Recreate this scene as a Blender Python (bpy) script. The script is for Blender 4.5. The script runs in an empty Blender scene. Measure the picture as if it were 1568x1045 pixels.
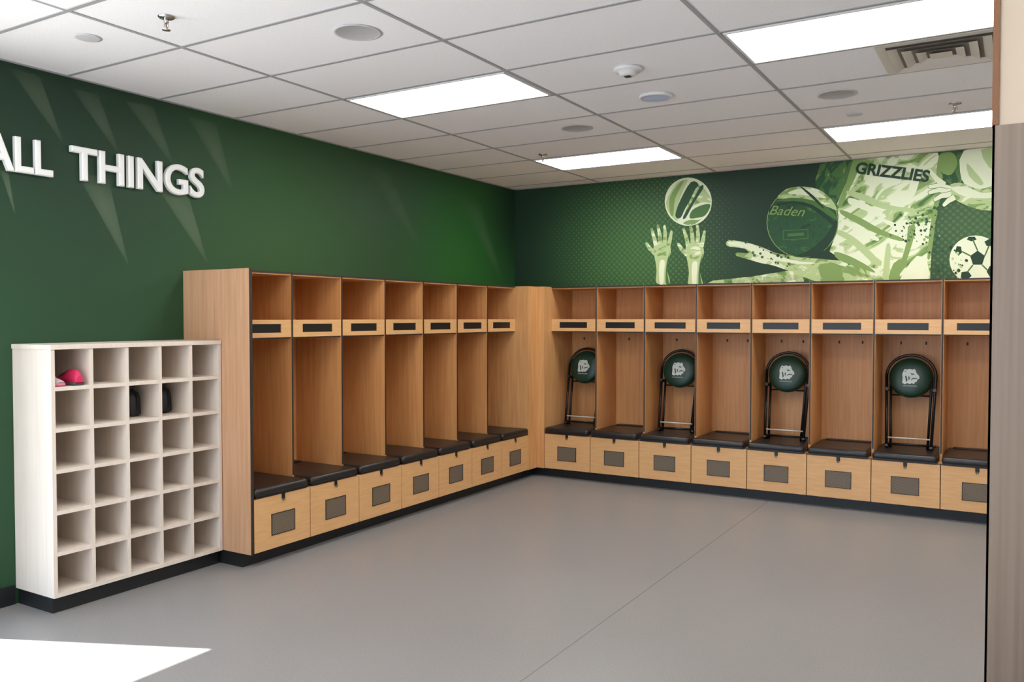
import bpy, bmesh, math, random
from mathutils import Vector, Matrix
random.seed(4)
S=bpy.context.scene
try: S.view_settings.view_transform='Standard'
except Exception: pass
COL=S.collection

# ------------------------------------------------------------ dimensions (metres)
HC=2.817; HL=1.789; ZB=.084; ZS=.415; DD=.593; DR=.4502
PL=.4676; YA=-4.0321; PB=.4751; XB=.6718
GX0=.9581; GPX=1.1528; GY0=-3.648; GPY=.5711
XR=6.3; YF=-9.2
CAM=Vector((4.4802,-7.5214,1.494)); YAW=.5409; PIT=.0271; FPX=1293.22

# ------------------------------------------------------------ colour / materials
def lin(c):
    r=[]
    for v in c[:3]:
        v=v/255.
        r.append(v/12.92 if v<=.04045 else ((v+.055)/1.055)**2.4)
    return (*r,1.)
def newmat(name,rgb,rough=.5,metal=0.,spec=.5):
    m=bpy.data.materials.new(name);m.use_nodes=True
    b=m.node_tree.nodes['Principled BSDF']
    b.inputs['Base Color'].default_value=lin(rgb);b.inputs['Roughness'].default_value=rough
    b.inputs['Metallic'].default_value=metal;b.inputs['Specular IOR Level'].default_value=spec
    return m
def N(m,t,**k):
    n=m.node_tree.nodes.new(t)
    for a,b in k.items():
        if a.startswith('i_'): n.inputs[a[2:].replace('_',' ')].default_value=b
        else: setattr(n,a,b)
    return n
def L(m,a,b): m.node_tree.links.new(a,b)
def noisy(name,c1,c2,scale=(1,1,1),nscale=5,rough=.5,spec=.5,detail=4,bump=0,metal=0,lo=.35,hi=.65):
    m=newmat(name,c1,rough,metal,spec);b=m.node_tree.nodes['Principled BSDF']
    g=N(m,'ShaderNodeNewGeometry');mp=N(m,'ShaderNodeMapping');mp.inputs['Scale'].default_value=scale
    n=N(m,'ShaderNodeTexNoise');n.inputs['Scale'].default_value=nscale;n.inputs['Detail'].default_value=detail
    r=N(m,'ShaderNodeValToRGB');r.color_ramp.elements[0].position=lo;r.color_ramp.elements[1].position=hi
    r.color_ramp.elements[0].color=lin(c1);r.color_ramp.elements[1].color=lin(c2)
    L(m,g.outputs['Position'],mp.inputs['Vector']);L(m,mp.outputs[0],n.inputs['Vector']);L(m,n.outputs['Fac'],r.inputs[0]);L(m,r.outputs[0],b.inputs['Base Color'])
    if bump:
        bp=N(m,'ShaderNodeBump');bp.inputs['Strength'].default_value=bump;bp.inputs['Distance'].default_value=.002
        L(m,n.outputs['Fac'],bp.inputs['Height']);L(m,bp.outputs[0],b.inputs['Normal'])
    return m
M={}
M['wood']=noisy('maple_laminate',(202,146,91),(214,163,107),(14,14,.8),3.0,.42)
M['woodin']=noisy('maple_laminate_interior',(201,140,84),(212,155,98),(16,16,.8),3.0,.45)
M['woodend']=noisy('maple_laminate_sunlit_end',(192,146,110),(204,160,124),(18,18,.7),3.0,.45)  # same maple, with the sunlight on the end panel mixed into its colour
M['drawer']=noisy('maple_drawer',(212,162,108),(220,172,119),(3,3,26),2.2,.4)
M['edge']=newmat('dark_edge_band',(48,38,32),.5)
M['black']=newmat('black_plastic',(18,18,19),.4)
M['kick']=newmat('black_vinyl_base',(22,24,26),.45)
M['vinyl']=noisy('black_vinyl_cushion',(27,24,24),(36,32,31),(1,1,1),40,.36,bump=.25)
M['cubby']=noisy('pale_birch_laminate',(218,204,190),(224,211,198),(14,14,.8),3.0,.5)
M['floor']=None
M['white']=newmat('white_paint',(218,218,220),.5)
M['letter']=newmat('white_acrylic_letter',(240,240,238),.4)
M['tbar']=newmat('ceiling_grid_paint',(160,160,164),.5)
M['tile']=noisy('ceiling_tile',(234,234,238),(241,241,245),(1,1,1),120,.9,.1)
M['gray']=newmat('grey_metal_paint',(205,200,192),.5)
M['dgap']=newmat('duct_shadow_grey',(120,114,106),.8)
M['chrome']=newmat('chrome',(200,200,200),.2,1.)
M['steel']=noisy('brushed_stainless',(134,118,106),(146,130,118),(40,40,.4),3,.42,metal=1.)
M['partition']=newmat('beige_wall_paint',(205,186,166),.8,spec=.2)
M['rwall']=newmat('cream_wall_paint',(222,218,208),.8,spec=.2)
M['frame']=newmat('dark_door_frame',(60,62,64),.4)
M['paving']=newmat('concrete_paving',(205,200,190),.9)
M['oak']=newmat('oak_corner_trim',(130,84,52),.5)
M['stoolblk']=newmat('black_powder_coat',(16,16,17),.35)
M['stoolgrn']=newmat('dark_green_vinyl',(14,52,38),.38)
M['logo']=newmat('logo_print',(205,212,205),.5)
M['logod']=newmat('logo_shadow_print',(120,130,125),.5)
# vent mesh
m=newmat('black_wire_mesh',(30,28,26),.5);b=m.node_tree.nodes['Principled BSDF']
g=N(m,'ShaderNodeNewGeometry');mp=N(m,'ShaderNodeMapping');mp.inputs['Rotation'].default_value=(.0,0,0)
ck=N(m,'ShaderNodeTexChecker');ck.inputs['Scale'].default_value=170;ck.inputs['Color1'].default_value=lin((50,47,43));ck.inputs['Color2'].default_value=lin((142,124,102))
L(m,g.outputs['Position'],mp.inputs['Vector']);L(m,mp.outputs[0],ck.inputs['Vector']);L(m,ck.outputs[0],b.inputs['Base Color']);M['mesh']=m
# emissive lens
m=bpy.data.materials.new('led_lens');m.use_nodes=True;nt=m.node_tree;nt.nodes.clear()
e=nt.nodes.new('ShaderNodeEmission');e.inputs[0].default_value=(1,.985,.96,1);e.inputs[1].default_value=13.5
o=nt.nodes.new('ShaderNodeOutputMaterial');nt.links.new(e.outputs[0],o.inputs[0]);M['led']=m
# floor
m=newmat('grey_sheet_flooring',(160,152,144),.42,spec=.5);b=m.node_tree.nodes['Principled BSDF']
g=N(m,'ShaderNodeNewGeometry')
n1=N(m,'ShaderNodeTexNoise');n1.inputs['Scale'].default_value=140;n1.inputs['Detail'].default_value=3
n2=N(m,'ShaderNodeTexNoise');n2.inputs['Scale'].default_value=1.1;n2.inputs['Detail'].default_value=4
r1=N(m,'ShaderNodeValToRGB');r1.color_ramp.elements[0].position=.3;r1.color_ramp.elements[1].position=.75
r1.color_ramp.elements[0].color=lin((132,129,127));r1.color_ramp.elements[1].color=lin((152,148,145))
mx=N(m,'ShaderNodeMix',data_type='RGBA',blend_type='MULTIPLY');mx.inputs[0].default_value=1
r2=N(m,'ShaderNodeValToRGB');r2.color_ramp.elements[0].color=(.88,.88,.88,1);r2.color_ramp.elements[1].color=(1,1,1,1)
for q in (n1,n2): L(m,g.outputs['Position'],q.inputs['Vector'])
L(m,n1.outputs['Fac'],r1.inputs[0]);L(m,n2.outputs['Fac'],r2.inputs[0]);L(m,r1.outputs[0],mx.inputs[6]);L(m,r2.outputs[0],mx.inputs[7]);L(m,mx.outputs[2],b.inputs['Base Color'])
mr=N(m,'ShaderNodeMapRange');mr.inputs[3].default_value=.26;mr.inputs[4].default_value=.40
L(m,n2.outputs['Fac'],mr.inputs[0]);L(m,mr.outputs[0],b.inputs['Roughness']);M['floor']=m

def blobfac(m,geo,c,rad):
    d=N(m,'ShaderNodeVectorMath',operation='DISTANCE');d.inputs[1].default_value=c
    L(m,geo.outputs['Position'],d.inputs[0])
    r=N(m,'ShaderNodeMapRange',interpolation_type='SMOOTHSTEP');r.inputs[1].default_value=rad;r.inputs[2].default_value=0.;r.inputs[3].default_value=0;r.inputs[4].default_value=1
    L(m,d.outputs['Value'],r.inputs[0]);return r.outputs[0]
def mixc(m,fac,a,bc):
    x=N(m,'ShaderNodeMix',data_type='RGBA')
    if hasattr(fac,'is_linked'): L(m,fac,x.inputs[0])
    else: x.inputs[0].default_value=fac
    for s,i in ((a,6),(bc,7)):
        if hasattr(s,'is_linked'): L(m,s,x.inputs[i])
        else: x.inputs[i].default_value=s
    return x.outputs[2]
# left wall vinyl
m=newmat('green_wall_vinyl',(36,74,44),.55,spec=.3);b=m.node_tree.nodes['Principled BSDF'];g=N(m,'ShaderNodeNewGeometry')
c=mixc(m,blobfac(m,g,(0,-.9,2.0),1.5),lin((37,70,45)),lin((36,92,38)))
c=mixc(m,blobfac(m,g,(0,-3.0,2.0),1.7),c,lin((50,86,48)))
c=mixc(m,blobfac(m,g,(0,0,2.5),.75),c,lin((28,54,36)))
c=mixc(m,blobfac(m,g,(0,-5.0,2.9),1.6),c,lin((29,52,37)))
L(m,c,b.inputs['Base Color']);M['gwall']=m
# back wall vinyl with halftone dots
m=newmat('green_halftone_vinyl',(30,66,42),.55,spec=.3);b=m.node_tree.nodes['Principled BSDF'];g=N(m,'ShaderNodeNewGeometry')
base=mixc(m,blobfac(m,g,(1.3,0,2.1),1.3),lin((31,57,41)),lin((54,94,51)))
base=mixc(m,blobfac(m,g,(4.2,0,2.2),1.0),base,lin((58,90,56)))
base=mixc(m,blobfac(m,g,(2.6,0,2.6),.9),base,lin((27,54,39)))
mp=N(m,'ShaderNodeMapping');mp.inputs['Rotation'].default_value=(0,math.radians(45),0);mp.inputs['Scale'].default_value=(26,26,26)
L(m,g.outputs['Position'],mp.inputs['Vector'])
sp=N(m,'ShaderNodeSeparateXYZ');L(m,mp.outputs[0],sp.inputs[0])
def fr(sock):
    a=N(m,'ShaderNodeMath',operation='FRACT');L(m,sock,a.inputs[0])
    s=N(m,'ShaderNodeMath',operation='SUBTRACT');L(m,a.outputs[0],s.inputs[0]);s.inputs[1].default_value=.5
    p=N(m,'ShaderNodeMath',operation='POWER');L(m,s.outputs[0],p.inputs[0]);p.inputs[1].default_value=2;return p.outputs[0]
ad=N(m,'ShaderNodeMath',operation='ADD');L(m,fr(sp.outputs[0]),ad.inputs[0]);L(m,fr(sp.outputs[2]),ad.inputs[1])
ma=N(m,'ShaderNodeMath',operation='MAXIMUM');L(m,blobfac(m,g,(1.35,0,2.2),1.1),ma.inputs[0]);L(m,blobfac(m,g,(4.4,0,2.2),1.1),ma.inputs[1])
rr=N(m,'ShaderNodeMath',operation='MULTIPLY');L(m,ma.outputs[0],rr.inputs[0]);rr.inputs[1].default_value=.16
lt=N(m,'ShaderNodeMath',operation='LESS_THAN');L(m,ad.outputs[0],lt.inputs[0]);L(m,rr.outputs[0],lt.inputs[1])
ms=N(m,'ShaderNodeMath',operation='MULTIPLY');L(m,lt.outputs[0],ms.inputs[0]);ms.inputs[1].default_value=.26
c=mixc(m,ms.outputs[0],base,lin((104,140,88)))
L(m,c,b.inputs['Base Color']);M['bwall']=m
# mural inks
INK={'cream':(216,226,198),'lite':(172,194,140),'mid':(122,152,88),'grn':(70,110,58),'dk':(28,58,41),'dk2':(38,78,49)}
for k,v in INK.items(): M['ink_'+k]=newmat('mural_ink_'+k,v,.55,spec=.3)
def poster(name,stops,rot,scale,nscale,dist=1.2):
    """posterised duotone photo print: banded noise folds"""
    m=newmat(name,(200,200,200),.55,spec=.3);b=m.node_tree.nodes['Principled BSDF']
    g=N(m,'ShaderNodeNewGeometry');mp=N(m,'ShaderNodeMapping');mp.inputs['Scale'].default_value=scale
    mr_=N(m,'ShaderNodeMapping');mr_.inputs['Rotation'].default_value=(0,math.radians(rot),0)
    n=N(m,'ShaderNodeTexNoise');n.inputs['Scale'].default_value=nscale;n.inputs['Detail'].default_value=3.5;n.inputs['Distortion'].default_value=dist
    r=N(m,'ShaderNodeValToRGB');cr=r.color_ramp;cr.interpolation='LINEAR'
    els=[]
    for p,c_ in stops: els.append((p,c_))
    cr.elements[0].position=els[0][0];cr.elements[0].color=lin(INK[els[0][1]])
    cr.elements[1].position=els[-1][0];cr.elements[1].color=lin(INK[els[-1][1]])
    for p,c_ in els[1:-1]:
        e_=cr.elements.new(p);e_.color=lin(INK[c_])
    L(m,g.outputs['Position'],mr_.inputs['Vector']);L(m,mr_.outputs[0],mp.inputs['Vector']);L(m,mp.outputs[0],n.inputs['Vector']);L(m,n.outputs['Fac'],r.inputs[0]);L(m,r.outputs[0],b.inputs['Base Color']);M['ink_'+name]=m
poster('jersey',[(.34,'grn'),(.38,'mid'),(.42,'mid'),(.44,'lite'),(.49,'lite'),(.515,'cream'),(.8,'cream')],30,(1,1,2.6),3.2)
poster('skin',[(.25,'grn'),(.33,'mid'),(.41,'mid'),(.44,'lite'),(.56,'lite'),(.6,'cream')],10,(1,1,2.0),7,.8)
poster('shorts',[(.3,'grn'),(.42,'mid'),(.46,'mid'),(.49,'lite'),(.58,'lite'),(.62,'cream')],-40,(1,1,2.2),4)
poster('darkskin',[(.3,'dk2'),(.44,'dk2'),(.5,'grn'),(.6,'grn'),(.66,'mid')],70,(1,1,2.0),5)
poster('leather',[(.3,'dk'),(.42,'dk2'),(.6,'dk2'),(.72,'grn')],0,(1,1,1),9)
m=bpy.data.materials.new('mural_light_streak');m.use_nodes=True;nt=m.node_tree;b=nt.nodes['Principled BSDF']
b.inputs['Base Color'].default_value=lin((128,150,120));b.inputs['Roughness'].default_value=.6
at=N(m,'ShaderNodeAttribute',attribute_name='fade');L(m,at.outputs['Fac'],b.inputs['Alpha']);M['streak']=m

# ------------------------------------------------------------ mesh helpers
class MB:
    def __init__(s): s.bm=bmesh.new();s.mats=[]
    def mi(s,k):
        if k not in s.mats: s.mats.append(k)
        return s.mats.index(k)
    def box(s,x0,x1,y0,y1,z0,z1,k,bev=0,seg=2):
        r=bmesh.ops.create_cube(s.bm,size=1.)
        vs=r['verts']
        for v in vs:
            v.co=Vector((x0+(v.co.x+.5)*(x1-x0),y0+(v.co.y+.5)*(y1-y0),z0+(v.co.z+.5)*(z1-z0)))
        fs=set(f for v in vs for f in v.link_faces)
        i=s.mi(k)
        for f in fs: f.material_index=i
        if bev:
            es=list(set(e for v in vs for e in v.link_edges))
            q=bmesh.ops.bevel(s.bm,geom=es,offset=bev,segments=seg,affect='EDGES',profile=.5,clamp_overlap=True)
            for f in q['faces']: f.material_index=i;f.smooth=seg>2
    def face(s,pts,k):
        f=s.bm.faces.new([s.bm.verts.new(p) for p in pts]);f.material_index=s.mi(k);return f
    def tube(s,pts,r,k,n=10,cap=True):
        i=s.mi(k);pts=[Vector(p) for p in pts];rings=[];up=None
        for j,p in enumerate(pts):
            t=(pts[min(j+1,len(pts)-1)]-pts[max(j-1,0)]).normalized()
            if up is None: up=t.orthogonal().normalized()
            up=(up-t*up.dot(t)).normalized();w=t.cross(up)
            rr=r[j] if isinstance(r,(list,tuple)) else r
            rings.append([s.bm.verts.new(p+rr*(math.cos(2*math.pi*a/n)*up+math.sin(2*math.pi*a/n)*w)) for a in range(n)])
        for A,B in zip(rings,rings[1:]):
            for a in range(n):
                f=s.bm.faces.new((A[a],A[(a+1)%n],B[(a+1)%n],B[a]));f.material_index=i;f.smooth=True
        if cap:
            for R in (rings[0],rings[-1]):
                f=s.bm.faces.new(R);f.material_index=i
    def lathe(s,prof,k,c=(0,0,0),n=32,axis='z',wob=None):
        rings=[]
        for r,h in prof:
            R=[]
            for a in range(n):
                q=r*(wob(a,h) if wob else 1)
                x,y=q*math.cos(2*math.pi*a/n),q*math.sin(2*math.pi*a/n)
                p=(x,y,h) if axis=='z' else (x,h,y)
                R.append(s.bm.verts.new((c[0]+p[0],c[1]+p[1],c[2]+p[2])))
            rings.append(R)
        for q,(A,B) in enumerate(zip(rings,rings[1:])):
            i=s.mi(k[q] if isinstance(k,list) else k)
            for a in range(n):
                f=s.bm.faces.new((A[a],A[(a+1)%n],B[(a+1)%n],B[a]));f.material_index=i;f.smooth=True
        for R,q in ((rings[0],0),(rings[-1],-1)):
            f=s.bm.faces.new(R);f.material_index=s.mi(k[q] if isinstance(k,list) else k)
    def obj(s,name,parent=None,xf=None,norm=True):
        if xf is not None: bmesh.ops.transform(s.bm,matrix=xf,verts=s.bm.verts)
        if norm: bmesh.ops.recalc_face_normals(s.bm,faces=s.bm.faces)
        me=bpy.data.meshes.new(name);s.bm.to_mesh(me);s.bm.free()
        for k in s.mats: me.materials.append(M[k])
        o=bpy.data.objects.new(name,me);COL.objects.link(o)
        if parent: o.parent=parent
        return o
def empty(name,loc=(0,0,0)):
    e=bpy.data.objects.new(name,None);e.empty_display_size=.1;e.location=loc;COL.objects.link(e);return e
def simplebox(name,*a,**k):
    b=MB();b.box(*a,**k);return b.obj(name)

# ------------------------------------------------------------ room shell
simplebox('floor',-.15,XR+.15,YF-.15,.15,-.1,0,'floor')
M['seam']=newmat('floor_seam_weld',(112,108,104),.5)
b=MB();b.box(2.742,2.746,-8,-.53,0,.0006,'seam');b.obj('trim_1')
simplebox('wall_back',-.15,XR+.15,0,.15,0,HC+.1,'bwall')
DY0,DY1,DZ=-7.9,-5.6,2.3
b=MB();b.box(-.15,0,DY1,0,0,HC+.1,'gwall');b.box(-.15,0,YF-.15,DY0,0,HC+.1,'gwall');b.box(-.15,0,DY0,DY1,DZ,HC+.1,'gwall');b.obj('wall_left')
simplebox('wall_right',XR,XR+.15,YF-.15,0,0,HC+.1,'rwall')
WX0,WX1,WZ0,WZ1=.4,3.9,.25,2.6  # unseen window opening, added behind the camera to throw daylight up onto the ceiling
b=MB();b.box(0,WX0,YF-.15,YF,0,HC+.1,'rwall');b.box(WX1,XR,YF-.15,YF,0,HC+.1,'rwall');b.box(WX0,WX1,YF-.15,YF,0,WZ0,'rwall');b.box(WX0,WX1,YF-.15,YF,WZ1,HC+.1,'rwall');b.obj('wall_front')
b=MB()
for x in (WX0+.025,WX0+1.75,WX1-.025): b.box(x-.025,x+.025,YF-.1,YF-.04,WZ0,WZ1,'frame')
b.box(WX0,WX1,YF-.1,YF-.04,WZ0,WZ0+.05,'frame');b.box(WX0,WX1,YF-.1,YF-.04,WZ1-.05,WZ1,'frame');b.obj('fill_window')
# partition + steel corner guard
PX,PY=4.447,-6.143
simplebox('wall_partition',PX,XR,PY,PY+.14,0,HC,'partition')
b=MB()
b.box(PX-.003,PX+.075,PY-.003,PY,.0,1.765,'steel');b.box(PX-.003,PX,PY-.003,PY+.143,0,1.765,'steel');b.box(PX-.003,PX+.075,PY+.14,PY+.143,0,1.765,'steel')
b.obj('trim_2')
b=MB();b.box(PX-.004,PX+.004,PY-.004,PY+.144,1.766,HC-.001,'oak');b.obj('trim_4')
# doorway frame
b=MB()
b.box(-.16,.012,DY0-.05,DY0,0,DZ+.05,'frame');b.box(-.16,.012,DY1,DY1+.05,0,DZ+.05,'frame');b.box(-.16,.012,DY0,DY1,DZ,DZ+.05,'frame')
b.obj('door_frame')
simplebox('ground_outside',-12,14,-18,2,-.22,-.12,'paving')
# baseboards
b=MB();b.box(0,.008,DY1+.05,-5.11,0,.1,'kick');b.obj('baseboard_left')
b=MB();b.box(0,XR,YF,YF+.008,0,.1,'kick');b.obj('baseboard_front')
# ceiling
b=MB();b.box(-.15,XR+.15,YF-.15,.15,HC,HC+.1,'tile');b.obj('ceiling')
b=MB();w=.0095
xs=[GX0+i*GPX for i in range(-1,6) if 0<GX0+i*GPX<XR]
ys=[GY0+j*GPY for j in range(-10,7) if YF<GY0+j*GPY<0]
for x in xs: b.box(x-w,x+w,YF,0,HC-.004,HC+.001,'tbar')
for y in ys: b.box(0,XR,y-w,y+w,HC-.0038,HC+.001,'tbar')
b.box(0,.02,YF,0,HC-.005,HC,'tbar');b.box(0,XR,-.02,0,HC-.005,HC,'tbar')
b.obj('ceiling_grid')
def panel(i,j):
    x0,x1=GX0+i*GPX+.02,GX0+(i+1)*GPX-.02;y0,y1=GY0+j*GPY+.02,GY0+(j+1)*GPY-.02
    b=MB();t=.012
    b.box(x0,x1,y0,y0+t,HC-.008,HC-.0005,'white');b.box(x0,x1,y1-t,y1,HC-.008,HC-.0005,'white')
    b.box(x0,x0+t,y0+t,y1-t,HC-.008,HC-.0005,'white');b.box(x1-t,x1,y0+t,y1-t,HC-.008,HC-.0005,'white')
    b.box(x0+t,x1-t,y0+t,y1-t,HC-.006,HC-.002,'led')
    b.obj('ceiling_light_panel')
for i,j in ((0,-8),(2,-8),(0,-4),(2,-4),(0,0),(2,0),(4,0),(0,4),(2,4),(4,4)): panel(i,j)
# ceiling devices
M['spk']=newmat('speaker_grille',(176,176,180),.7);M['spr']=newmat('speaker_rim',(196,196,200),.7)
def speaker(x,y,r):
    b=MB();b.lathe([(r*.98,HC),(r,HC-.004),(r*.9,HC-.006),(r*.87,HC-.004),(.001,HC-.005)],['spr','spr','spr','spk'],(x,y,0),40);b.obj('ceiling_speaker')
for x,y,r in ((1.838,-4.510,.112),(1.824,-2.222,.112),(3.541,-2.229,.112)): speaker(x,y,r)
for x,y,r in ((.701,-5.108,.06),(3.544,-1.649,.05)):
    b=MB();b.lathe([(r,HC),(r,HC-.004),(r*.8,HC-.006),(.001,HC-.006)],'spr',(x,y,0),32);b.obj('ceiling_cover_plate')
M['ap']=newmat('access_point_plastic',(186,200,232),.4)
b=MB();b.lathe([(.098,HC),(.1,HC-.012),(.09,HC-.02),(.085,HC-.016),(.06,HC-.022),(.001,HC-.024)],['white','white','white','ap','ap'],(2.611,-2.751,0),40)
b.obj('wireless_access_point')
b=MB();b.lathe([(.075,HC),(.077,HC-.014),(.07,HC-.02),(.05,HC-.022),(.046,HC-.036),(.036,HC-.042),(.001,HC-.044)],'white',(2.687,-3.347,0),36)
b.box(2.672,2.702,-3.362,-3.332,HC-.048,HC-.042,'black');b.obj('smoke_detector')
M['redb']=newmat('sprinkler_bulb',(150,30,25),.2)
def sprinkler(x,y):
    b=MB();b.lathe([(.036,HC),(.037,HC-.003),(.03,HC-.009),(.016,HC-.012),(.001,HC-.012)],'chrome',(x,y,0),24)
    b.lathe([(.011,HC-.01),(.011,HC-.026),(.007,HC-.03),(.001,HC-.03)],'chrome',(x,y,0),12)
    b.tube([(x-.009,y,HC-.026),(x-.013,y,HC-.04),(x,y,HC-.056)],.003,'chrome',6);b.tube([(x+.009,y,HC-.026),(x+.013,y,HC-.04),(x,y,HC-.056)],.003,'chrome',6)
    b.tube([(x,y,HC-.03),(x,y,HC-.055)],.0025,'redb',6)
    b.lathe([(.004,HC-.055),(.018,HC-.058),(.018,HC-.06),(.001,HC-.061)],'chrome',(x,y,0),16)
    b.obj('fire_sprinkler')
for x,y in ((1.255,-5.096),(1.167,-1.523),(4.122,-1.631)): sprinkler(x,y)
# diffuser
b=MB();cx,cy=(3.845+4.412)/2,(-3.072-2.511)/2;h=.275
def ring(h0,h1,z0,z1,k):
    o=[(cx-h0,cy-h0,z0),(cx+h0,cy-h0,z0),(cx+h0,cy+h0,z0),(cx-h0,cy+h0,z0)]
    q=[(cx-h1,cy-h1,z1),(cx+h1,cy-h1,z1),(cx+h1,cy+h1,z1),(cx-h1,cy+h1,z1)]
    for a in range(4): b.face([o[a],o[(a+1)%4],q[(a+1)%4],q[a]],k)
b.box(cx-h,cx+h,cy-h,cy+h,HC-.003,HC-.0005,'dgap')
ring(h,h-.045,HC-.006,HC-.006,'gray');ring(h,h,HC-.006,HC,'gray')
for q in (.215,.155,.095):
    ring(q+.01,q-.03,HC-.018,HC-.004,'gray')
ring(.05,0.0005,HC-.016,HC-.016,'gray')
b.obj('air_diffuser',norm=False)

# ------------------------------------------------------------ lockers
XL=Matrix(((0,1,0,0),(1,0,0,YA),(0,0,1,0),(0,0,0,1)))     # s->Y, d->X
XBm=Matrix(((1,0,0,XB),(0,-1,0,0),(0,0,1,0),(0,0,0,1)))   # s->X, d->-Y
def bay(k,p,xf,last=False):
    b=MB();s0=k*p;s1=s0+p;t=.018
    e=s1-t if not last else s1
    b.box(s0,s1,.004,.018,ZB,HL,'woodin')
    if not last:
        b.box(e,s1,.018,DR,ZS,HL,'woodin');b.box(e+.003,s1-.003,DR,DR+.003,ZS+.06,HL,'edge')
    b.box(s0,e,.018,DR-.002,HL-.02,HL-.001,'wood');b.box(s0,e,DR-.002,DR+.003,HL-.012,HL,'edge')
    b.box(s0,e,.018,DR-.015,1.375,1.393,'woodin')
    z0,z1=1.372,1.484;a0,a1=s0+.085,e-.085;q0,q1=1.402,1.457
    d0,d1=DR-.014,DR+.001
    b.box(s0,e,d0,d1,z0,q0,'drawer');b.box(s0,e,d0,d1,q1,z1,'drawer');b.box(s0,a0,d0,d1,q0,q1,'drawer');b.box(a1,e,d0,d1,q0,q1,'drawer')
    b.box(a0,a1,d0,d1-.005,q0,q1,'black')
    b.box(s0,e,d0-.004,d1-.004,z0-.009,z0,'edge')
    # seat box
    b.box(s0,s1,.018,DD-.02,ZS-.016,ZS,'wood')
    b.box(s0+.001,s0+.012,.018,DD-.02,ZB,ZS-.016,'wood')
    b.box(s0+.014,s1-.002,.018,DD-.02,ZB,ZB+.015,'wood')
    b.box(s0,s1,DD-.024,DD-.019,ZB,ZS,'edge')
    b.box(s0+.003,s1-.003,DD-.018,DD,ZB+.003,ZS-.004,'drawer',bev=.0015,seg=1)
    # kick
    b.box(s0,s1,.02,DD-.08,0,ZB,'kick')
    c=(s0+s1)/2
    # vent
    b.box(c-.095,c+.095,DD,DD+.002,.17,.298,'mesh')
    for A in ((c-.097,c+.097,.168,.172),(c-.097,c+.097,.296,.3),(c-.097,c-.093,.168,.3),(c+.093,c+.097,.168,.3)):
        b.box(A[0],A[1],DD,DD+.0035,A[2],A[3],'black')
    # hasp
    b.box(c-.013,c+.013,DD,DD+.006,ZS-.034,ZS+.004,'black',bev=.002,seg=1)
    b.tube([(c-.007,DD+.008,ZS-.028),(c-.007,DD+.009,ZS-.044),(c+.007,DD+.009,ZS-.044),(c+.007,DD+.008,ZS-.028)],.0025,'black',6)
    # coat hooks on back panel
    for hx in (.3,.7):
        x=s0+(e-s0)*hx
        b.box(x-.006,x+.006,.018,.021,1.28,1.305,'edge')
        b.tube([(x,.02,1.295),(x,.045,1.292),(x,.052,1.302)],.0025,'edge',6)
    # cushion : pad with crowned top
    b.box(s0+.006,e-.004,.03,DD+.012,ZS+.003,ZS+.058,'vinyl',bev=.024,seg=5)
    b.box(s0+.012,e-.010,.04,DD+.006,ZS+.001,ZS+.012,'black')
    b.box(s0+.05,e-.05,.05,.12,ZS+.056,ZS+.066,'black',bev=.004,seg=1)
    return b.obj('wooden_locker',xf=xf)
NL,NB=7,11
for k in range(NL): bay(k,PL,XL,last=(k==NL-1))
for k in range(NB): bay(k,PB,XBm)
# end panel of left run
b=MB();t=.02
b.box(.002,.285,YA-t,YA-.0005,ZB,HL,'woodend');b.box(.2865,DD-.002,YA-t,YA-.0005,ZB,HL,'woodend');b.box(.283,.288,YA-t+.002,YA-.001,ZB,HL-.001,'edge')
b.box(DD-.002,DD+.002,YA-t,YA,ZB,HL,'edge');b.box(.02,DD-.08,YA-t+.004,YA-.001,0,ZB,'kick')
b.obj('locker_end_panel')
# corner: left-run full panel, fillers, back-run full panel
b=MB();yl=YA+NL*PL
b.box(.004,DD-.0,yl+.0005,yl+.02,ZB,HL,'wood')
b.box(DD-.018,DD,yl+.02,-DD-.001,ZB,HL,'wood')
b.box(DD-.018,XB-.0005,-DD,-DD+.018,ZB,HL,'wood')
b.box(XB-.02,XB-.001,-DD+.018,-.004,ZB,HL,'wood')
b.box(.02,DD-.02,yl+.02,-.02,HL-.02,HL-.001,'wood')
b.box(.5,DD-.08,yl+.002,-DD+.08,0,ZB,'kick');b.box(DD-.08,XB-.001,-DD+.08,-DD+.09,0,ZB,'kick')
b.obj('locker_corner_panel')

# ------------------------------------------------------------ cubby shelf
CY0,CY1,CD,CH=-5.103,-4.058,.349,1.36
b=MB();t=.02
b.box(.003,CD,CY0,CY0+t,ZB,CH-.02,'cubby');b.box(.003,CD,CY1-t,CY1,ZB,CH-.02,'cubby')
b.box(.003,CD+.006,CY0-.006,CY1,CH-.024,CH,'cubby',bev=.002,seg=1)
b.box(.003,CD,CY0+t,CY1-t,ZB,ZB+t,'cubby');b.box(.003,.012,CY0+t,CY1-t,ZB+t,CH-.024,'cubby')
cw=(CY1-CY0-t)/5;rh=(CH-.024+.0-ZB)/6
for i in range(1,5): b.box(.012,CD-.001,CY0+i*cw,CY0+i*cw+t,ZB+t,CH-.024,'cubby')
for j in range(1,6): b.box(.012,CD-.0015,CY0+t,CY1-t,ZB+j*rh,ZB+j*rh+t,'cubby')
b.box(.003,CD-.035,CY0+.012,CY1-.003,0,ZB,'kick')
b.obj('cubby_shelf')
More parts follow.
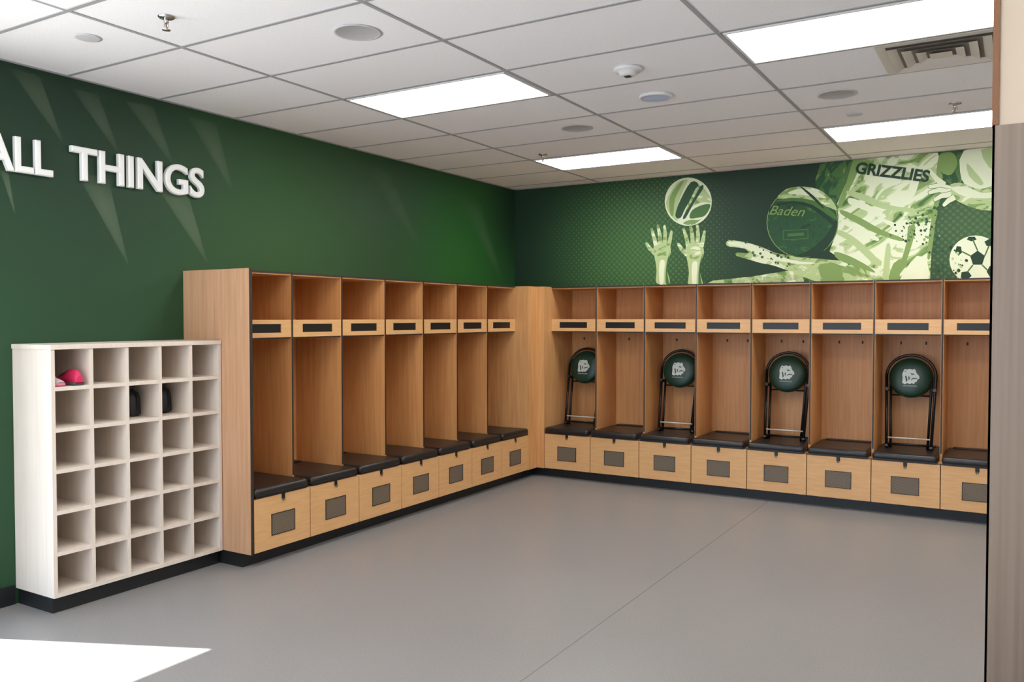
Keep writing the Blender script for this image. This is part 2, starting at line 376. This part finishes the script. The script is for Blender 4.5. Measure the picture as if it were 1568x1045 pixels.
def shoe(name,x,y,z,L_,yaw,c1,c2,roll=0,ws=1,hs=1):
    b=MB();n=14
    M[name+'u']=newmat(name+'_upper',c1,.6);M[name+'s']=newmat(name+'_sole',c2,.6)
    prof=[(0,.028,.05),(.06,.034,.075),(.2,.036,.085),(.38,.036,.078),(.5,.038,.062),(.65,.044,.048),(.8,.045,.04),(.93,.036,.032),(1,.018,.022)]
    for part in 'us':
        rings=[]
        for (t_,w_,h_) in prof:
            R=[];w_=w_*ws;h_=.014+(h_-.014)*hs
            for a in range(n):
                an=2*math.pi*a/n;ca,sa=math.cos(an),math.sin(an)
                if part=='u':
                    yy=w_*.92*ca;zz=.014+max(0,sa)**.8*(h_-.014) if sa>0 else .012
                    yy*=1-.35*max(0,sa)
                else:
                    yy=w_*1.06*ca;zz=.015 if sa>0 else 0
                R.append(b.bm.verts.new((t_*L_,yy,zz+(.006 if t_>.95 else 0))))
            rings.append(R)
        for A,B in zip(rings,rings[1:]):
            for a in range(n):
                f=b.bm.faces.new((A[a],A[(a+1)%n],B[(a+1)%n],B[a]));f.material_index=b.mi(name+part);f.smooth=True
        for R in (rings[0],rings[-1]):
            f=b.bm.faces.new(R);f.material_index=b.mi(name+part)
    for q in range(4):
        tx=(.38+q*.09)*L_;b.tube([(tx,-.022,.066-q*.008),(tx+.004,0,.077-q*.009),(tx,.022,.066-q*.008)],.0028,name+'s',6)
    xf=Matrix.Translation((x,y,z))@Matrix.Rotation(yaw,4,'Z')@Matrix.Rotation(roll,4,'X')
    return b.obj(name,xf=xf)
zr=lambda r: ZB+(6-r)*rh+t+.001
shoe('grey_running_shoe',.09,CY0+.065,zr(1),.24,.0,(190,184,184),(225,120,150),ws=.85)
shoe('pink_running_shoe',.34,CY0+.155,zr(1),.24,math.pi,(205,35,85),(60,60,66),ws=.85)
def pouch(x,y,z,h,r):
    b=MB();wob=lambda a,hh:1+.06*math.sin(a*3.1+hh*40)+.05*math.sin(a*5+hh*90)
    P=[(r*.7,0),(r*.98,.015),(r,.05),(r*.95,h*.55),(r*.75,h*.72),(r*.32,h*.82),(r*.28,h*.85),(r*.55,h*.95),(r*.45,h),(r*.1,h*.93)]
    b.lathe(P,'pouch',(x,y,z),28,wob=wob)
    b.tube([(x+r*.3,y,z+h*.83),(x+r*1.05,y+.01,z+h*.6),(x+r*1.08,y+.006,z+h*.2)],.003,'black',6)
    b.obj('black_drawstring_pouch')
M['pouch']=newmat('black_nylon',(20,21,25),.5)
pouch(.17,-4.549,zr(2),.185,.056);pouch(.17,-4.343,zr(2),.185,.054)

# ------------------------------------------------------------ folding stools
def stool(k,dx=0):
    X=XB+(k+.5)*PB-.009+dx;Z=ZS+.064
    E=empty('folding_stool',(X,-.30,Z));E.rotation_euler=(-math.radians(13),0,0)
    H=.74;hw=.178
    def arch(w,top,y,wb):
        pts=[(-wb,y,0)];pts.append((-w,y,top-w*.95))
        for a in range(0,13):
            an=math.pi-a*math.pi/12;pts.append((w*math.cos(an),y,top-w*.95+w*.95*math.sin(an)))
        pts.append((wb,y,0));return pts
    b=MB();b.tube(arch(hw,H,0,.158),.0115,'stoolblk',10);b.obj('outer_frame',E)
    b=MB();b.tube(arch(hw-.03,H-.035,.03,.132),.010,'stoolblk',10);b.obj('inner_frame',E)
    b=MB()
    for z,w,k2 in ((.075,.158,'gray'),(.028,.156,'stoolblk')): b.tube([(-w,0,z),(w,0,z)],.006,k2,8)
    b.tube([(-.15,.03,.42),(.15,.03,.42)],.006,'stoolblk',8)
    for sx in (-1,1):
        b.box(sx*.158-.014,sx*.158+.014,-.014,.04,0,.022,'stoolblk',bev=.004,seg=1)
        b.lathe([(.014,-.016),(.016,-.012),(.016,.03),(.001,.03)],'stoolblk',(sx*(hw-.008),0,.46),14,'y')
    b.obj('cross_bars',E)
    zc=.555;b=MB();R=.158
    b.lathe([(R*.96,.014),(R,.005),(R,-.012),(R*.96,-.03),(R*.85,-.042),(R*.6,-.052),(R*.3,-.056),(.001,-.057)],['stoolblk','stoolblk','stoolgrn','stoolgrn','stoolgrn','stoolgrn','stoolgrn'],(0,0,zc),40,'y')
    b.obj('seat_pad',E)
    b=MB();y=-.0585
    bear=[(-.056,-.05),(-.054,-.01),(-.058,.02),(-.05,.045),(-.04,.062),(-.026,.056),(-.004,.064),(.014,.056),(.028,.064),(.038,.05),(.044,.03),(.064,.008),(.066,-.012),(.05,-.022),(.05,-.034),(.034,-.044),(.03,-.056),(.012,-.05),(-.004,-.058),(-.02,-.05),(-.036,-.06)]
    b.face([(x,y-.0,zc+z) for x,z in bear],'logo')
    for P in ([(.0,.028),(.024,.026),(.03,.016),(.008,.018)],[(.022,-.008),(.05,-.01),(.048,-.017),(.02,-.018),(.004,-.03),(.012,-.014)],[(-.038,.005),(-.028,.008),(-.018,-.03),(-.028,-.045),(-.032,-.02)],[(-.042,.04),(-.036,.05),(-.028,.04)],[(-.014,.0),(-.006,.004),(-.002,-.016),(-.01,-.03)]):
        b.face([(x,y-.0006,zc+z) for x,z in P],'stoolgrn')
    b.box(-.05,.05,y-.001,y,zc-.078,zc-.068,'logod')
    b.obj('bear_logo',E)
for k in (0,2,4,6,8): stool(k)

# ------------------------------------------------------------ wall lettering
def textobj(name,body,mat,ext=0.,off=0.,parent=None,bev=0,shear=0):
    c=bpy.data.curves.new(name,'FONT');c.body=body;c.size=1;c.extrude=ext;c.offset=off;c.bevel_depth=bev;c.bevel_resolution=0;c.shear=shear
    o=bpy.data.objects.new(name,c);COL.objects.link(o);bpy.context.view_layer.update()
    dg=bpy.context.evaluated_depsgraph_get();me=bpy.data.meshes.new_from_object(o.evaluated_get(dg))
    bpy.data.objects.remove(o);o=bpy.data.objects.new(name,me);COL.objects.link(o)
    me.materials.clear();me.materials.append(mat)
    for p in me.polygons: p.use_smooth=False;p.material_index=0
    if parent: o.parent=parent
    return o
def fit(o,w,h,origin,ux,uy,un,thick):
    me=o.data;xs=[v.co.x for v in me.vertices];ys=[v.co.y for v in me.vertices];zs=[v.co.z for v in me.vertices]
    x0,x1,y0,y1,z0,z1=min(xs),max(xs),min(ys),max(ys),min(zs),max(zs)
    for v in me.vertices:
        a=(v.co.x-x0)/(x1-x0)*w;bb=(v.co.y-y0)/(y1-y0)*h;cc=(v.co.z-z0)/max(z1-z0,1e-6)*thick
        v.co=Vector(origin)+Vector(ux)*a+Vector(uy)*bb+Vector(un)*cc
E=empty('wall_lettering',(0,0,0))
o=textobj('word_things','THINGS',M['letter'],.05,0,E,bev=.024);fit(o,.877,.188,(.002,-4.784,2.253),(0,1,0),(0,0,1),(1,0,0),.034)
o=textobj('word_all','ALL',M['letter'],.05,0,E,bev=.024);fit(o,.36,.184,(.002,-5.247,2.25),(0,1,0),(0,0,1),(1,0,0),.034)

# ------------------------------------------------------------ mural artwork
# The printed artwork was traced off the photograph; these two functions rectify
# the tracing to metric coordinates on the wall it is printed on.
cy,sy,cp,sp_=math.cos(YAW),math.sin(YAW),math.cos(PIT),math.sin(PIT)
F=Vector((-sy*cp,cy*cp,-sp_));R=Vector((cy,sy,0));U=R.cross(F)
def on_back(a,c):
    D=F+R*((a-784)/FPX)-U*((c-522.5)/FPX);t=-CAM.y/D.y;p=CAM+D*t;return (p.x,p.z)
def on_left(a,c):
    D=F+R*((a-784)/FPX)-U*((c-522.5)/FPX);t=-CAM.x/D.x;p=CAM+D*t;return (p.y,p.z)
def smooth(P,n=4):
    Q=[];m_=len(P)
    for i in range(m_):
        p0,p1,p2,p3=[Vector(P[(i+q)%m_]) for q in (-1,0,1,2)]
        for s in range(n):
            t=s/n;Q.append(tuple(.5*((2*p1)+(p2-p0)*t+(2*p0-5*p1+4*p2-p3)*t*t+(3*p1-p0-3*p2+p3)*t**3)))
    return Q
MU=empty('wall_mural',(0,0,0))
layer=[0];STEP=.00008
def clip(P,zmin=HL+.002,zmax=HC-.006):
    def cut(P,f):
        o=[]
        for i in range(len(P)):
            a,b_=P[i],P[(i+1)%len(P)];fa,fb=f(a),f(b_)
            if fa>=0:o.append(a)
            if (fa>=0)!=(fb>=0):
                t=fa/(fa-fb);o.append((a[0]+(b_[0]-a[0])*t,a[1]+(b_[1]-a[1])*t))
        return o
    P=cut(P,lambda p:p[1]-zmin)
    if len(P)>2:P=cut(P,lambda p:zmax-p[1])
    return P
class Art:
    def __init__(s,name): s.b=MB();s.name=name;s.q=0
    def poly(s,P,ink,sm=0,small=False):
        if sm:P=smooth(P,sm)
        W=clip([on_back(*p) for p in P])
        if len(W)<3:return
        if small: s.q=(s.q+1)%8
        else: layer[0]+=1
        y=-.0006-STEP*layer[0]-(.00004+.000004*s.q if small else 0)
        s.b.face([(x,y,z) for x,z in W],'ink_'+ink)
    def disc(s,c,r,ink,ry=None,n=36,rot=0):
        ry=ry or r;s.poly([(c[0]+r*math.cos(a*2*math.pi/n)*math.cos(rot)-ry*math.sin(a*2*math.pi/n)*math.sin(rot),c[1]+r*math.cos(a*2*math.pi/n)*math.sin(rot)+ry*math.sin(a*2*math.pi/n)*math.cos(rot)) for a in range(n)],ink,small=(n<10))
    def limb(s,pts,ws,ink):
        Lp=[];Rp=[]
        for i,p in enumerate(pts):
            a=Vector(pts[max(i-1,0)]);c=Vector(pts[min(i+1,len(pts)-1)]);d=(c-a).normalized();n_=Vector((-d.y,d.x))
            q=Vector(p);Lp.append(tuple(q+n_*ws[i]));Rp.append(tuple(q-n_*ws[i]))
        s.poly(Lp+Rp[::-1],ink);s.disc(pts[-1],ws[-1],ink,n=12)
    def done(s):
        o=s.b.obj(s.name,MU,norm=False);return o
# volleyball : dark / light swirled panels
A=Art('volleyball');A.disc((1054,309),36,'cream',37)
A.poly([(1034,284),(1044,277),(1053,276),(1046,292),(1038,316),(1038,338),(1027,330),(1020,310)],'lite',3)
A.poly([(1058,279),(1070,283),(1062,300),(1050,318),(1042,334),(1034,330),(1042,306)],'dk2',3)
A.poly([(1040,281),(1047,278),(1034,304),(1031,330),(1026,326),(1026,302)],'mid',3)
A.poly([(1070,284),(1084,296),(1090,310),(1074,310),(1058,318),(1048,330),(1056,308)],'shorts',3)
A.poly([(1060,322),(1076,314),(1088,314),(1080,330),(1066,334),(1056,334)],'grn',3)
A.poly([(1046,342),(1056,337),(1070,337),(1076,333),(1066,342),(1056,345)],'mid',3)
A.poly([(1073,285),(1077,288),(1062,312),(1050,334),(1046,332),(1060,308)],'dk2',3);A.done()
# raised hands
A=Art('raised_hands')
def hand(cx_,cy_,s,mir):
    X=lambda x,y:(cx_+mir*x*s,cy_+y*s)
    A.poly([X(-9,60),X(-9,40),X(-11,24),X(-14,8),X(-12,-3),X(0,-6),X(11,-3),X(14,10),X(9,24),X(8,40),X(12,60)],'lite',3)
    for (x0,y0,x1,y1,x2,y2) in ((-10,-1,-13,-14,-17,-27),(-3,-4,-4,-19,-7,-33),(4,-4,5,-19,4,-32),(10,0,13,-12,15,-23)):
        A.limb([X(x0,y0),X(x1,y1),X(x2,y2)],[3.4*s,3.0*s,2.0*s],'skin')
    A.limb([X(-11,12),X(-20,4),X(-25,-4)],[4*s,3.2*s,2.2*s],'skin')
    A.poly([X(-8,2),X(6,0),X(9,10),X(2,20),X(-8,16)],'skin',3)
    A.poly([X(-4,26),X(4,24),X(3,44),X(2,60),X(-4,60)],'cream',3)
    A.poly([X(9,20),X(13,10),X(9,26),X(8,40),X(11,60),X(6,60),X(6,38)],'grn',3)
hand(1014,377,.95,1);hand(1064,378,1.0,1);A.done()
# second player reaching
A=Art('reaching_arm')
A.poly([(1200,434),(1215,405),(1260,398),(1300,400),(1312,434)],'darkskin')
A.poly([(1112,374),(1117,368),(1140,371),(1165,378),(1190,388),(1225,394),(1270,398),(1298,404),(1300,434),(1262,434),(1240,428),(1210,416),(1185,407),(1165,403),(1148,398),(1128,392),(1129,387),(1146,388),(1140,381),(1118,378)],'skin',3)
A.poly([(1117,370),(1140,372),(1165,380),(1190,392),(1222,400),(1250,403),(1225,405),(1190,399),(1160,391),(1148,384),(1138,379),(1118,376)],'cream',3)
A.poly([(1255,405),(1292,408),(1292,430),(1262,430)],'mid',3)
for q in range(22): A.disc((1144+q*3.4+random.uniform(-4,4),380+q*1.1+random.uniform(-10,8)),random.uniform(.8,2.6),random.choice(['dk','grn','dk2']),n=8)
A.poly([(1084,434),(1092,430),(1150,424),(1205,415),(1228,417),(1232,434)],'shorts')
A.done()
# player with basketball
A=Art('basketball_player')
A.poly([(1256,252),(1310,247),(1300,300),(1288,330),(1262,320),(1250,300)],'darkskin',2)
A.poly([(1300,250),(1310,248),(1300,290),(1286,306),(1282,296),(1292,276)],'grn',2)
torso=[(1308,240),(1345,238),(1400,236),(1436,234),(1444,262),(1440,300),(1432,345),(1426,390),(1424,434),(1345,434),(1312,410),(1280,392),(1270,385),(1279,362),(1284,335),(1282,312),(1296,280)]
A.poly(torso,'jersey')
A.poly([(1308,240),(1318,240),(1314,262),(1304,284),(1296,300),(1288,318),(1283,312),(1296,280)],'mid',2)
A.poly([(1438,240),(1444,262),(1440,300),(1432,345),(1426,390),(1420,396),(1424,350),(1432,300),(1434,262)],'mid',2)
for q,P in enumerate(([(1300,292),(1330,300),(1360,314),(1400,320),(1396,325),(1352,320),(1322,308),(1298,298)],
          [(1290,322),(1318,334),(1350,352),(1384,366),(1376,369),(1340,357),(1310,341),(1288,328)],
          [(1284,352),(1306,362),(1330,382),(1350,404),(1340,406),(1318,386),(1298,368),(1282,359)],
          [(1392,340),(1402,348),(1396,376),(1386,404),(1380,402),(1388,372)],
          [(1358,374),(1364,380),(1360,428),(1352,432),(1354,400)])):
    A.poly(P,('lite','mid')[q%2],3)
for P in ([(1302,303),(1330,314),(1356,330),(1350,333),(1324,322),(1300,312)],[(1292,336),(1320,348),(1346,366),(1338,368),(1312,354),(1290,342)],[(1390,250),(1410,262),(1400,300),(1390,296),(1396,270)],[(1340,330),(1372,342),(1398,344),(1370,349)]):
    A.poly(P,'cream',3)
A.poly([(1300,434),(1290,412),(1312,404),(1345,414),(1352,434)],'shorts',2)
A.poly([(1384,418),(1404,392),(1420,402),(1420,434),(1380,434)],'cream',2)
A.poly([(1360,434),(1368,404),(1384,396),(1390,404),(1378,420),(1376,434)],'mid',2)
A.poly([(1278,386),(1300,392),(1330,408),(1340,418),(1316,410),(1284,398)],'mid',3)
for q in range(70):
    x,y=random.gauss(1404,16),random.gauss(352,13);A.disc((x,y),random.uniform(.7,2.4),random.choice(['dk','dk2','grn','mid']),n=7)
for q in range(30):
    x,y=random.gauss(1437,4),random.uniform(300,420);A.disc((x,y),random.uniform(.8,2.8),'dk2',n=7)
A.done()
A=Art('basketball')
A.disc((1229,341),55,'mid',54)
A.disc((1229,341),53.8,'leather',52.8)
A.poly([(1246,393),(1268,378),(1281,352),(1281,335),(1270,354),(1252,374),(1234,386),(1216,393)],'dk',2)
A.poly([(1190,303),(1204,290),(1226,286),(1252,290),(1272,304),(1282,322),(1270,318),(1250,312),(1222,306),(1200,305)],'skin',3)
A.poly([(1206,296),(1226,289),(1250,293),(1266,304),(1246,301),(1224,298)],'cream',3)
A.poly([(1188,308),(1212,303),(1240,306),(1262,314),(1280,330),(1282,338),(1262,326),(1235,314),(1208,309)],'grn',3)
A.poly([(1226,287),(1229,287),(1246,300),(1262,318),(1259,318),(1243,303)],'dk',2)
A.poly([(1178,326),(1182,315),(1214,308),(1244,314),(1270,332),(1281,347),(1279,348),(1262,334),(1240,318),(1212,312),(1186,318)],'dk',2)
A.poly([(1199,353),(1238,351),(1238,366),(1199,368)],'grn');A.poly([(1200,354),(1237,352),(1237,365),(1200,367)],'dk2')
A.poly([(1206,358),(1231,356.5),(1231,361),(1206,362.5)],'grn')
A.done()
# right hand / teammate
A=Art('teammate')
A.poly([(1440,234),(1476,232),(1474,262),(1470,286),(1452,280),(1440,262)],'darkskin',2)
A.poly([(1476,231),(1530,228),(1530,292),(1500,296),(1478,284),(1470,262)],'cream',2)
A.poly([(1502,230),(1530,228),(1530,262),(1514,256)],'lite',2)
A.poly([(1480,250),(1492,262),(1506,280),(1500,284),(1484,270)],'lite',2)
A.poly([(1438,238),(1458,234),(1466,250),(1456,268),(1440,262)],'mid',3)
A.poly([(1452,286),(1470,280),(1500,290),(1530,284),(1530,318),(1505,322),(1478,314),(1458,302)],'skin',3)
A.poly([(1456,288),(1478,286),(1505,296),(1530,292),(1530,302),(1500,304),(1474,300)],'cream',3)
for P in ([(1456,290),(1440,284),(1424,286)],[(1454,294),(1438,291),(1424,295)],[(1456,298),(1442,300),(1432,306)],[(1462,302),(1452,308),(1446,314)]):
    A.limb(P,[5,4.4,3.4],'grn');A.limb(P,[4.4,3.6,2.6],'cream')
A.limb([(1446,284),(1434,274),(1424,262)],[5,4,3],'cream')
A.done()
# soccer ball
A=Art('soccer_ball');c0=(1494,398);A.disc(c0,40,'cream',37)
def pent(cx_,cy_,r,rot,ink='dk',sx=1,sy=1): A.poly([(cx_+sx*r*math.cos(rot+q*2*math.pi/5),cy_+sy*r*math.sin(rot+q*2*math.pi/5)) for q in range(5)],ink)
pent(1497,396,12,-1.57);pent(1468,384,8,.4,sx=.7);pent(1516,372,9,.9,sy=.7);pent(1479,422,9,.1,sy=.8);pent(1518,416,9,.6,sx=.8);pent(1488,366,8,1.57,sy=.5)
for a,c_ in (((1497,384),(1490,368)),((1486,392),(1474,386)),((1490,406),(1482,416)),((1504,406),(1512,414)),((1508,392),(1514,378))):
    A.limb([a,c_],[1.1,1.1],'grn')
for q in range(30): A.disc((random.gauss(1466,6),random.gauss(406,10)),random.uniform(1,3),random.choice(['dk','dk2','lite','cream']),n=7)
A.done()
# printed words
def mtext(name,body,p0,p1,hpx,ink,bev=.0,shear=0):
    a=on_back(*p0);c=on_back(*p1);d=Vector((c[0]-a[0],0,c[1]-a[1]));w=d.length;ux=d.normalized();uy=Vector((-ux.z,0,ux.x))
    h=Vector((a[0],a[1])) - Vector(on_back(p0[0],p0[1]-hpx));h=h.length
    layer[0]+=3;o=textobj(name,body,M['ink_'+ink],0,0,MU,bev=bev,shear=shear);fit(o,w,h,(a[0],-.0006-STEP*layer[0],a[1]),ux,uy,(0,-1,0),.0002)
mtext('jersey_word','GRIZZLIES',(1309,266),(1421,280),18,'dk',.035)
mtext('ball_word','Baden',(1178,329),(1232,332),14,'mid',.002,.35)
mtext('lower_jersey_word','HER DE SP',(1122,436),(1226,428),8,'lite',.01)
# light streaks on left wall artwork
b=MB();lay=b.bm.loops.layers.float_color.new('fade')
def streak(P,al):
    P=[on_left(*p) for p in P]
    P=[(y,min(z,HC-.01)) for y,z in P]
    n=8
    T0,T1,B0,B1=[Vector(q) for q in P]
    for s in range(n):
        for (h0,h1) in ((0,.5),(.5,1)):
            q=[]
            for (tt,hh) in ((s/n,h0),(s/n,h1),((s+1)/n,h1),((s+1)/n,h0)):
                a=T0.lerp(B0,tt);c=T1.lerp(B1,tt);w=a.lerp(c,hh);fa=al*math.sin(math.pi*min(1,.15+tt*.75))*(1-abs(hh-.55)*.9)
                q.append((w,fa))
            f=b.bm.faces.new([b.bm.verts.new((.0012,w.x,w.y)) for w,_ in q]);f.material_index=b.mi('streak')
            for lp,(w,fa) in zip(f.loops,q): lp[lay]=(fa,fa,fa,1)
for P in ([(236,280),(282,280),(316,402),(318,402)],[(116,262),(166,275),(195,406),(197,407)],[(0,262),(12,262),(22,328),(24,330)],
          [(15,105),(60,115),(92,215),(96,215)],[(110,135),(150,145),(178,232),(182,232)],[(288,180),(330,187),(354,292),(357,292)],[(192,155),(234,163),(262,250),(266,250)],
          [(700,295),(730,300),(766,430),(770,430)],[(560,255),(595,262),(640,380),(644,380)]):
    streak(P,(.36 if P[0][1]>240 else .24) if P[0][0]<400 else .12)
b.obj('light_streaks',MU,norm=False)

# ------------------------------------------------------------ light
w=bpy.data.worlds.new('world');S.world=w;w.use_nodes=True
bg=w.node_tree.nodes['Background'];bg.inputs[0].default_value=(.58,.77,1,1);bg.inputs[1].default_value=5
sd=bpy.data.lights.new('sun','SUN');sd.energy=26;sd.angle=.009;sd.color=(1,.97,.93)
so=bpy.data.objects.new('sun',sd);COL.objects.link(so)
so.rotation_euler=Vector((.912,.41,-1.368)).to_track_quat('-Z','Y').to_euler();so.location=(-4,-8,6)
# ------------------------------------------------------------ camera
cd=bpy.data.cameras.new('camera');cd.sensor_width=36;cd.lens=36*FPX/1568;cd.clip_start=.05
co=bpy.data.objects.new('camera',cd);COL.objects.link(co);co.location=CAM;co.rotation_euler=(math.pi/2-PIT,0,YAW)
S.camera=co
